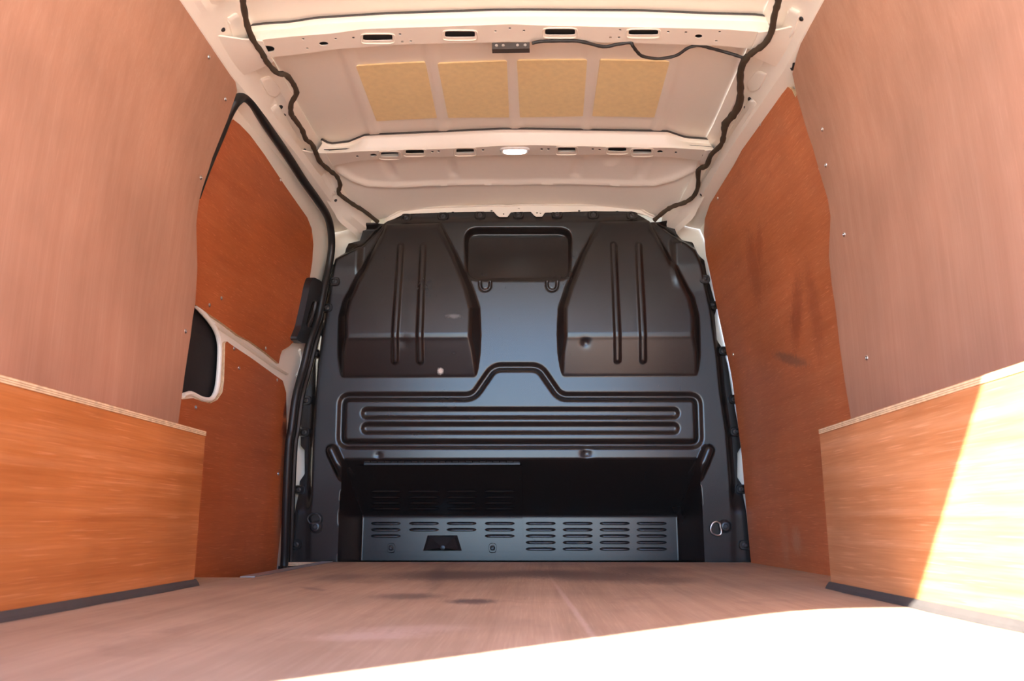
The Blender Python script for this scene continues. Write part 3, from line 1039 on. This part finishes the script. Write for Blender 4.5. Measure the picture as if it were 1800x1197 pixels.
def smin(a, b, k):
    h_ = np.clip(0.5 + 0.5 * (b - a) / k, 0, 1)
    return b * (1 - h_) + a * h_ - k * h_ * (1 - h_)


def relief(q_):
    """protrusion of the bulkhead towards the load bay"""
    x, z = q_[:, 0], q_[:, 1]
    h_ = 0.024 * (z - 0.4)
    amp = 0.003 + 0.027 * st(B(550, 905)[1], B(550, 860)[1], z) - 0.020 * st(B(900, 400)[1], B(900, 392)[1], z)
    h_ = h_ - amp * st(0.002, 0.028, -sdf(MAIN, q_))
    # small ledge at the upper corners
    h_ = h_ + 0.014 * (1 - st(B(620, 438)[1], B(620, 426)[1], z)) * st(B(620, 520)[1], B(620, 470)[1], z) * st(0.53, 0.56, np.abs(x - X0))
    # soft waist in the middle column
    # bulges behind the seats
    pz = np.interp(z, [ZBt - 0.1, ZBt, ZBt + 0.008, ZC - 0.010, ZC, ZC + 0.014, ZT], [0, 0, 0.0036, 0.035, 0.0385, 0.0395, 0.014])
    for H_ in (HL, HR):
        s_ = np.clip(sdf(H_, q_), 0, 1)
        w_ = smin(s_ * (0.045 / 0.036), pz * (1.16 if H_ is HL else 0.92), 0.012)
        h_ = h_ + np.clip(w_, 0, None)
    for a, b_ in VR:
        A_, B_ = B(*a, YB - 0.035), B(*b_, YB - 0.035)
        d_, _ = nearest([A_, B_], q_, False)
        h_ = h_ + 0.0085 * (1 - st(0.0055, 0.0125, d_))
    # blanked window, deeper at its head
    s_ = sdf(WIN, q_)
    dep = 0.006 + 0.032 * np.clip((z - ZW0) / (ZW1 - ZW0), 0, 1)
    h_ = h_ - dep * st(0.0, 0.016, s_)
    # two little U shaped pressings under it
    for cx in (853, 970.5):
        u = [B(cx - 9, 497)] + [B(cx - 9 * math.cos(k * math.pi / 8), 503 + 9 * math.sin(k * math.pi / 8)) for k in range(9)] + [B(cx + 9, 497)]
        d_, _ = nearest(u, q_, False)
        h_ = h_ - 0.005 * (1 - st(0.001, 0.006, d_))
    # outline swage and two long channels
    d_, _ = nearest(SW, q_)
    h_ = h_ - 0.0095 * (1 - st(0.002, 0.019, d_)) + 0.004 * st(0, 0.01, sdf(SW, q_))
    for L in PILL:
        d_, _ = nearest(L, q_, False)
        h_ = h_ - 0.0095 * (1 - st(0.006, 0.0225, d_))
    # dents
    for cx, cy, r_, a_ in [(1031, 797, 0.016, 0.006), (1028, 606, 0.013, 0.005), (665, 801, 0.01, 0.003), (712, 604, 0.02, 0.002)]:
        c_ = B(cx, cy)
        h_ = h_ - a_ * np.exp(-((x - c_[0]) ** 2 + (z - c_[1]) ** 2) / r_ ** 2)
    # foot recess under the overhang
    xl, xr = RXL(z), RXR(z)
    k_ = np.minimum(np.minimum((RZF - z) / (RZF - RZB), (x - xl) / (RBL - xl)), (xr - x) / (xr - RBR))
    k_ = smin(k_, np.ones_like(k_), 0.05)
    h_ = np.where(k_ > 0, np.minimum(h_, h_ * (1 - np.clip(k_, 0, 1)) - RD * np.clip(k_, 0, 1)), h_)
    # raised knuckles at the upper corners of the recess
    for L in KNOB:
        d_, _ = nearest(L, q_, False)
        h_ = h_ + 0.030 * np.sqrt(np.clip(1 - (d_ / 0.020) ** 2, 0, 1)) * st(RZF - 0.09, RZF - 0.01, z)
    return h_


def relief_patch(outline, step, lift):
    o_ = np.array(outline)
    xs_ = np.arange(o_[:, 0].min(), o_[:, 0].max() + step, step)
    zs_ = np.arange(o_[:, 1].min(), o_[:, 1].max() + step, step)
    G = np.stack(np.meshgrid(xs_, zs_), -1)
    nz, nx = G.shape[:2]
    q_ = G.reshape(-1, 2)
    ins = inside(outline, q_)
    idx = np.arange(nz * nx).reshape(nz, nx)
    quads = np.stack([idx[:-1, :-1], idx[:-1, 1:], idx[1:, 1:], idx[1:, :-1]], -1).reshape(-1, 4)
    cen = q_[quads].mean(axis=1)
    quads = quads[inside(outline, cen)]
    used = np.unique(quads)
    ed = np.concatenate([quads[:, [k_, (k_ + 1) % 4]] for k_ in range(4)]).astype(np.int64)
    key = ed[:, 0] * 10000000 + ed[:, 1]
    rev = ed[:, 1] * 10000000 + ed[:, 0]
    bd = [(int(a), int(b_)) for a, b_ in ed[~np.isin(key, rev)]]
    bv = np.unique([a for e_ in bd for a in e_])
    q_[bv] = nearest(outline, q_[bv])[1]
    new = -np.ones(len(q_), int)
    new[used] = np.arange(len(used))
    q_ = q_[used]
    h_ = relief(q_) + lift
    v = np.stack([q_[:, 0], YB - h_, q_[:, 1]], 1)
    faces = [tuple(new[list(f_)]) for f_ in quads]
    # short return lip at the rim
    nb = {}
    vv = [tuple(p) for p in v]
    for a, b_ in bd:
        for c_ in (a, b_):
            if c_ not in nb:
                nb[c_] = len(vv)
                p = v[new[c_]]
                vv.append((p[0], p[1] + 0.006 + 0.0, p[2]))
        faces.append((new[b_], new[a], nb[a], nb[b_]))
    return vv, faces


def face_pt(px, py, out=0.0):
    """point of the bulkhead surface on a sight line"""
    y = YB
    for _ in range(13):
        p = P(px, py, 'y', y)
        y = 0.35 * y + 0.65 * (YB - float(relief(np.array([[p[0], p[2]]]))[0]))
    p = P(px, py, 'y', y)
    return np.array([p[0], p[1] - out, p[2]])


bk = empty('bulkhead', (X0, YB, 0.0))
v, f = relief_patch(OUT, 0.0034, 0.0)
mesh('pressed_panel', v, f, M['black'], bk, smooth=True, sharp=70)
# hinged hatch on the left half of the recess, standing slightly proud
HT = [B(641, 822), B(912, 822)]
zh0 = float(face_pt(780, 969)[2])
zh1 = float(face_pt(780, 818)[2])
xh0, xh1 = float(face_pt(641, 940)[0]), float(face_pt(919, 940)[0])
v, f = relief_patch([(xh0, zh0), (xh1, zh0), (xh1, zh1), (xh0, zh1)], 0.006, 0.004)
ha = mesh('access_hatch', v, f, M['black'], bk, smooth=True, sharp=60)
props(ha, 'black hinged flap with ventilation slots')
# piano hinge
xa, xb = face_pt(640, 812), face_pt(914, 812)
mb = MB()
kn = 23
for i in range(kn):
    a = xa + (xb - xa) * (i + 0.08) / kn
    b_ = xa + (xb - xa) * (i + 0.92) / kn
    mb.tube([a + [0, -0.004, 0], b_ + [0, -0.004, 0]], 0.0030 if i % 2 else 0.0024, 8)
mb.box((xa[0], xa[1] - 0.002, xa[2] - 0.010), (xb[0], xa[1] + 0.006, xa[2] - 0.003))
mb.build('hinge', M['seal'], bk, smooth=True)

# ventilation louvres: hooded slots, sharing one mesh
def louvre_mesh(w, h_, d_):
    v, f = [], []
    nu, nv = 14, 7
    prof = [(1.0, 0.0), (0.78, 0.55), (0.5, 0.9), (0.25, 1.0), (0.05, 0.85), (0.0, 0.3), (0.02, -0.2)]
    for i in range(nu):
        u = -1 + 2 * i / (nu - 1)
        tap = (1 - abs(u) ** 6) ** 0.5
        for (a, b_) in prof:
            v.append((u * w / 2, -d_ * b_ * tap, (a - 0.5) * h_ * (0.35 + 0.65 * tap)))
    f = [(i * nv + j, i * nv + j + 1, (i + 1) * nv + j + 1, (i + 1) * nv + j) for i in range(nu - 1) for j in range(nv - 1)]
    me = bpy.data.meshes.new('louvre')
    me.from_pydata(v, [], f)
    me.materials.append(M['black'])
    me.polygons.foreach_set('use_smooth', np.ones(len(f), dtype=bool))
    return me


lm = louvre_mesh(0.104, 0.0115, 0.0075)
lm_low = louvre_mesh(0.104, 0.010, 0.0022)


def surf_normal(px, py):
    a, b_, c = face_pt(px, py), face_pt(px + 3, py), face_pt(px, py - 3)
    n_ = np.cross(b_ - a, c - a)
    n_ /= np.linalg.norm(n_)
    return Vector(n_ if n_[1] < 0 else -n_)


NRM = {True: surf_normal(880, 940), False: surf_normal(760, 868)}


def louvre(px, py, parent, lift):
    p = face_pt(px, py)
    nrm = NRM[py > 900]
    o = bpy.data.objects.new('louvre', lm if py > 900 else lm_low)
    zax = (Vector((0, 0, 1)) - nrm * nrm.z).normalized()
    yax = -nrm
    xax = yax.cross(zax)
    o.rotation_euler = Matrix((xax, yax, zax)).transposed().to_euler()
    return link(o, parent, Vector(p) + nrm * lift)


for cx in (950.5, 1015.5, 1080.5, 1145.5):
    for cy in (920, 931, 942, 953.5, 965):
        louvre(cx, cy, bk, 0.0)
for k, cx in enumerate((678.5, 745.5, 811.5, 878.5)):
    for cy in (920, 931, 942) if k in (0, 3) else (920, 931):
        louvre(cx, cy, ha, 0.0042)
    for cy in (862.5, 873, 883, 893):
        louvre(cx, cy, ha, 0.0045)

# funnel shaped latch housing at the foot of the hatch
c = [face_pt(*q_, 0.004) for q_ in [(744, 968), (812, 968), (804, 941), (752, 941)]]
ctr = face_pt(781, 962, 0.052)
mid = face_pt(779, 958, 0.050)
v = [*c, mid]
rimv = [p + (mid - p) * 0.16 + [0, -0.004, 0] for p in c]
v = [*c, *rimv, ctr]
f = [(0, 1, 5, 4), (1, 2, 6, 5), (2, 3, 7, 6), (3, 0, 4, 7), (4, 5, 8), (5, 6, 8), (6, 7, 8), (7, 4, 8)]
mesh('latch_housing', v, f, M['plastic'], ha)
MB().lathe(ctr + [0, 0.003, 0], (0, -1, 0), [(0.008, 0), (0.008, 0.004), (0.004, 0.005)], 12).build('latch_pin', M['bolt'], ha, smooth=True)


# mounting bolts on raised pads
def bolt_meshes():
    mb = MB().lathe((0, 0, 0), (0, -1, 0), [(0.0085, 0), (0.0085, 0.002), (0.0062, 0.003), (0.0058, 0.0065), (0.0045, 0.0072), (0.0028, 0.007), (0.0028, 0.004)], 14)
    a = bpy.data.meshes.new('mounting_bolt')
    a.from_pydata(mb.v, [], mb.f)
    a.materials.append(M['bolt'])
    r = arc([(-0.020, -0.016), (0.020, -0.016), (0.020, 0.016), (-0.020, 0.016)], 5, 0.015)
    mb = MB().rings([[(x, 0.012, z) for x, z in r], [(x * 0.98, -0.003, z * 0.98) for x, z in r], [(x * 0.86, -0.006, z * 0.84) for x, z in r], [(x * 0.60, -0.006, z * 0.55) for x, z in r], [(x * 0.52, -0.0035, z * 0.5) for x, z in r]])
    b_ = bpy.data.meshes.new('bolt_pad')
    b_.from_pydata(mb.v, [], mb.f)
    b_.materials.append(M['black'])
    return a, b_


bm1, bm2 = bolt_meshes()
BOLTS = [(714, 383), (779, 380.5), (844, 378.5), (911, 377.5), (979, 377), (1043, 378), (1111, 379), (588, 495), (575, 541), (556, 622), (538, 704), (535, 760), (525, 861), (521, 957), (1238, 491), (1252, 537), (1272, 617), (1290, 702), (1293, 759), (1303, 860), (1309, 958), (688, 963), (866, 963)]
for a, b_ in BOLTS:
    p = face_pt(a, b_)
    o = bpy.data.objects.new('bolt_pad', bm2)
    if a in (688, 866):
        o.scale = (0.72, 1.0, 1.1)
    link(o, bk, p)
    o2 = bpy.data.objects.new('mounting_bolt', bm1)
    link(o2, o, p + [0, -0.0035, 0])
    if a in (688, 866):
        o2.scale = (1 / 0.72, 1, 1 / 1.1)
props(bk, 'black pressed bulkhead with two seat-back bulges closing the front of the load bay', 'bulkhead')

# lashing rings
for (bp, ring, lab) in [((556, 926), [(545, 920), (541, 913), (543, 907), (550, 903), (558, 904), (563, 910), (562, 917), (556, 920), (549, 920)], 'black D-shaped lashing ring standing up at the left foot of the bulkhead'),
                        ((1274, 925), [(1266, 921), (1260, 917), (1253, 920), (1249.5, 929), (1252, 937), (1260, 941), (1267, 939), (1268, 931), (1266.5, 926)], 'bright wire D-shaped lashing ring folded sideways at the right foot of the bulkhead')]:
    p = face_pt(*bp)
    t = empty('lashing_ring', p)
    MB().lathe(p, (0, -1, 0), [(0.022, 0.0), (0.020, 0.006), (0.014, 0.010), (0.013, 0.014), (0.008, 0.015), (0.006, 0.012)], 16).build('bolt', M['bolt'], t, smooth=True)
    rp = [P(a, b_, 'y', p[1] - 0.012) for a, b_ in ring]
    rp = smooth_path(rp + [rp[0]], 4)[:-1]
    MB().tube(rp, 0.0026, 8, closed=True).build('ring', M['bolt'] if bp[0] < 900 else M['steel'], t, smooth=True)
    props(t, lab, 'lashing ring', 'lashing rings on the bulkhead')

# ------------------------------------------------------------------ roof fittings
PADS = [([(625.6, 113.6), (747, 107), (768, 205), (662, 210.6)], 'leftmost of the four tan sound-damping sheets on the roof'),
        ([(769, 109.5), (891, 105), (895, 204), (788, 205)], 'second tan sound-damping sheet from the left on the roof'),
        ([(908.6, 104), (1032, 103), (1024.7, 202), (914, 204)], 'third tan sound-damping sheet from the left on the roof'),
        ([(1055, 103), (1177, 106), (1150, 204), (1041, 202)], 'rightmost of the four tan sound-damping sheets on the roof')]
for c, lab in PADS:
    q2 = [tuple(cpt(*a)[:2]) for a in c]
    oo = slab('damping_sheet', arc(q2, 2, 0.004), lambda x, y: (x, y, float(ceil_z(x, y)) - 0.0045), lambda x, y: (x, y, float(ceil_z(x, y)) - 0.0005), M['tan'], step=0.05)
    props(oo, lab, 'damping sheet', 'tan damping sheets')

# dome lamp under the second beam
p = cpz(905, 263, 1.252)
t = empty('dome_lamp', p)
r = lambda a, b_, z: [(p[0] + x, p[1] + y, p[2] + z) for x, y in ell(0, 0, a, b_, 24, 3)]
MB().rings([r(0.046, 0.020, 0.0), r(0.046, 0.020, -0.004), r(0.041, 0.0165, -0.007), r(0.036, 0.014, -0.006)]).build('bezel', M['bezel'], t, smooth=True)
MB().rings([r(0.036, 0.0145, -0.0062), r(0.034, 0.013, -0.010), r(0.022, 0.008, -0.013)]).build('lens', M['lens'], t, smooth=True)
props(t, 'small lit oval dome lamp in the middle of the roof beam', 'dome lamp')

# dark module under the near beam
a, b_ = cpz(865, 77, 1.252), cpz(931, 77, 1.252)
mb = MB().box((a[0], a[1] - 0.006, a[2] - 0.018), (b_[0], a[1] + 0.012, a[2] - 0.001))
t = empty('roof_module', ((a + b_) / 2))
mb.build('housing', M['module'], t)
for s_ in (0.12, 0.3, 0.68, 0.88):
    q_ = a + (b_ - a) * s_
    MB().lathe((q_[0], a[1] - 0.006, a[2] - 0.009), (0, -1, 0), [(0.004, 0), (0.0035, 0.002)], 8).build('rivet', M['steel'], t)
props(t, 'slim dark electronic bar fixed under the near roof beam', 'module')


def zpath(pts):
    """pts: (px, py, z)"""
    return [P(a, b__, 'z', z) for a, b__, z in pts]


LL = [(422, -14, 1.236), (428, 10, 1.236), (435, 45, 1.234), (446, 72, 1.230), (460, 92, 1.228), (470, 110, 1.228), (487, 128, 1.228), (503, 132, 1.232), (517, 150, 1.236), (521, 165, 1.236), (512, 182, 1.230), (512, 200, 1.228), (520, 212, 1.228), (531, 228, 1.228), (538, 245, 1.226), (548, 253, 1.226), (556, 270, 1.224), (563, 285, 1.222), (580, 300, 1.222), (592, 310, 1.222), (598, 325, 1.218), (595, 338, 1.206), (605, 348, 1.196), (625, 362, 1.186), (640, 371, 1.178), (664, 390, 1.160)]
lp = zpath([(a, b_, z - 0.006) for a, b_, z in LL])
lp = smooth_path([lp[0] + np.array(d_) for d_ in ((-0.012, -1.1, 0.0), (0.004, -0.75, -0.004), (-0.010, -0.40, 0.0), (-0.003, -0.12, 0.0))] + lp, 5)   # runs on towards the rear doors
o = MB().tube(lp, 0.0070, 9, lump=0.10).build('wiring_loom', M['loom'], smooth=True)
props(o, 'brown taped wiring loom winding along the left roof edge', 'wiring loom', 'wiring looms')
RL = [(1372, -14, 1.236), (1368, 4, 1.236), (1361, 28, 1.234), (1356, 56, 1.230), (1343, 78, 1.228), (1322, 93, 1.232), (1309, 106, 1.236), (1301.5, 127.5, 1.238), (1301.5, 155.5, 1.238), (1300, 180, 1.236), (1291, 199, 1.234), (1275, 218, 1.234), (1272.6, 236, 1.228), (1267, 255, 1.226), (1250, 272, 1.224), (1242, 291, 1.222), (1228, 299, 1.224), (1227, 327, 1.212), (1219, 345, 1.200), (1203.5, 356, 1.190), (1185, 362, 1.184), (1169, 371, 1.174), (1150, 387, 1.156)]
rp = zpath([(a, b_, z - 0.018) for a, b_, z in RL])
rp = smooth_path([rp[0] + np.array(d_) for d_ in ((0.012, -1.1, 0.0), (-0.004, -0.75, -0.004), (0.010, -0.40, 0.0), (0.003, -0.12, 0.0))] + rp, 5)
rad = []
for i in range(len(rp)):
    s_ = i / 5 - 4
    rad.append(0.0105 if 9 <= s_ <= 11.5 else (0.009 if 5.5 <= s_ <= 9 else 0.0075))
o = MB().tube(rp, rad, 9, lump=0.10).build('wiring_loom', M['loom'], smooth=True)
props(o, 'thicker brown taped wiring loom along the right roof edge', 'wiring loom', 'wiring looms')
CB = [(935, 76, 1.236), (950, 73, 1.240), (986, 72, 1.244), (1020, 73, 1.244), (1060, 82, 1.240), (1085, 78, 1.244), (1108, 75, 1.246), (1112, 80, 1.240), (1120, 91, 1.236), (1130, 99, 1.234), (1154, 103, 1.232), (1175, 101, 1.234), (1192, 96, 1.236), (1210, 84, 1.242), (1229, 80, 1.244), (1250, 85, 1.240), (1269, 90, 1.238), (1290, 96, 1.230), (1310, 103, 1.222)]
o = MB().tube(smooth_path(zpath(CB), 5), 0.0040, 8, lump=0.06).build('branch_cable', M['cable'], smooth=True)
props(o, 'thin black cable looping below the near roof beam from the module to the right loom', 'cable')

# black domes put in for the dark slot holes along the cant rails
def rail_pt(px, py, side):
    """meet the sloping face of the cant rail"""
    best, bp_ = 9, None
    for k in range(60):
        h_ = 0.60 + 0.1 * k / 59
        p_ = P(px, py, 'x', X0 + side * h_)
        hr = roof_half(p_[1])
        ze = float(ceil_z(X0 + hr, p_[1]))
        w12 = float(W(p_[1], 1.19))
        zz = np.interp(h_, [hr, hr + 0.022, hr + 0.038, w12 - 0.03, w12 - 0.018], [ze - 0.02, ze - 0.03, ze - 0.05, 1.217, 1.199])
        d_ = abs(zz - p_[2])
        if d_ < best:
            best, bp_ = d_, p_
    return bp_


for side, wall, pts in ((-1, wl, [(392, 52), (493, 188), (500, 200), (511, 225), (560, 305), (577, 325), (590, 352), (535, 264)]), (1, wr, [(1409, 33), (1319, 175), (1312, 190), (1302, 214), (1248, 315), (1233, 342), (1279, 252)])):
    for i, (a, b_) in enumerate(pts):
        p = rail_pt(a, b_, side)
        ax = Vector((-side * 0.75, -0.1, -0.66)).normalized()
        rr_ = 0.008 if i in (1, 2) else 0.0055
        MB().lathe(Vector(p) - ax * 0.006, ax, [(rr_, 0), (rr_, 0.0075), (rr_ * 0.7, 0.0095), (rr_ * 0.3, 0.0095)], 10).build('slot_hole_dome', M['seal'], wall, smooth=True)


# pressed stiffeners on the cant rails, and dark access holes at the top of the tall linings
def pressing(side, wall, pts, lift):
    ax = np.array((-side * 0.70, -0.15, -0.70))
    b3 = np.array([rail_pt(a, b__, side) for a, b__ in arc(pts, 3, 6)])
    cen = b3.mean(axis=0)
    rg = [b3 - ax * 0.012, b3 + ax * lift * 0.5, cen + (b3 - cen) * 0.93 + ax * lift, cen + (b3 - cen) * 0.80 + ax * lift]
    MB().rings(rg).build('rail_pressing', M['white'], wall, smooth=True, sharp=50)


LP = [[(398, 32), (418, 22), (432, 62), (428, 90), (410, 70)], [(456, 138), (476, 134), (494, 158), (486, 172), (470, 166)], [(474, 190), (488, 182), (526, 246), (514, 254)], [(545, 288), (556, 282), (592, 340), (580, 346)]]
for q_ in LP:
    pressing(-1, wl, q_, 0.0045)
    pressing(1, wr, [(1806 - a, b__ - 10) for a, b__ in reversed(q_)], 0.0045)
for side, wall, (a, b_) in ((-1, wl, (412, 134)), (1, wr, (1391, 112))):
    p = on_side(a, b_, side, -0.006)
    MB().lathe(Vector(p) + Vector((side * 0.012, 0, 0)), (-side, 0, 0), [(0.016, 0), (0.016, 0.010), (0.012, 0.0125), (0.010, 0.006)], 16).build('access_grommet', M['seal'], wall, smooth=True)
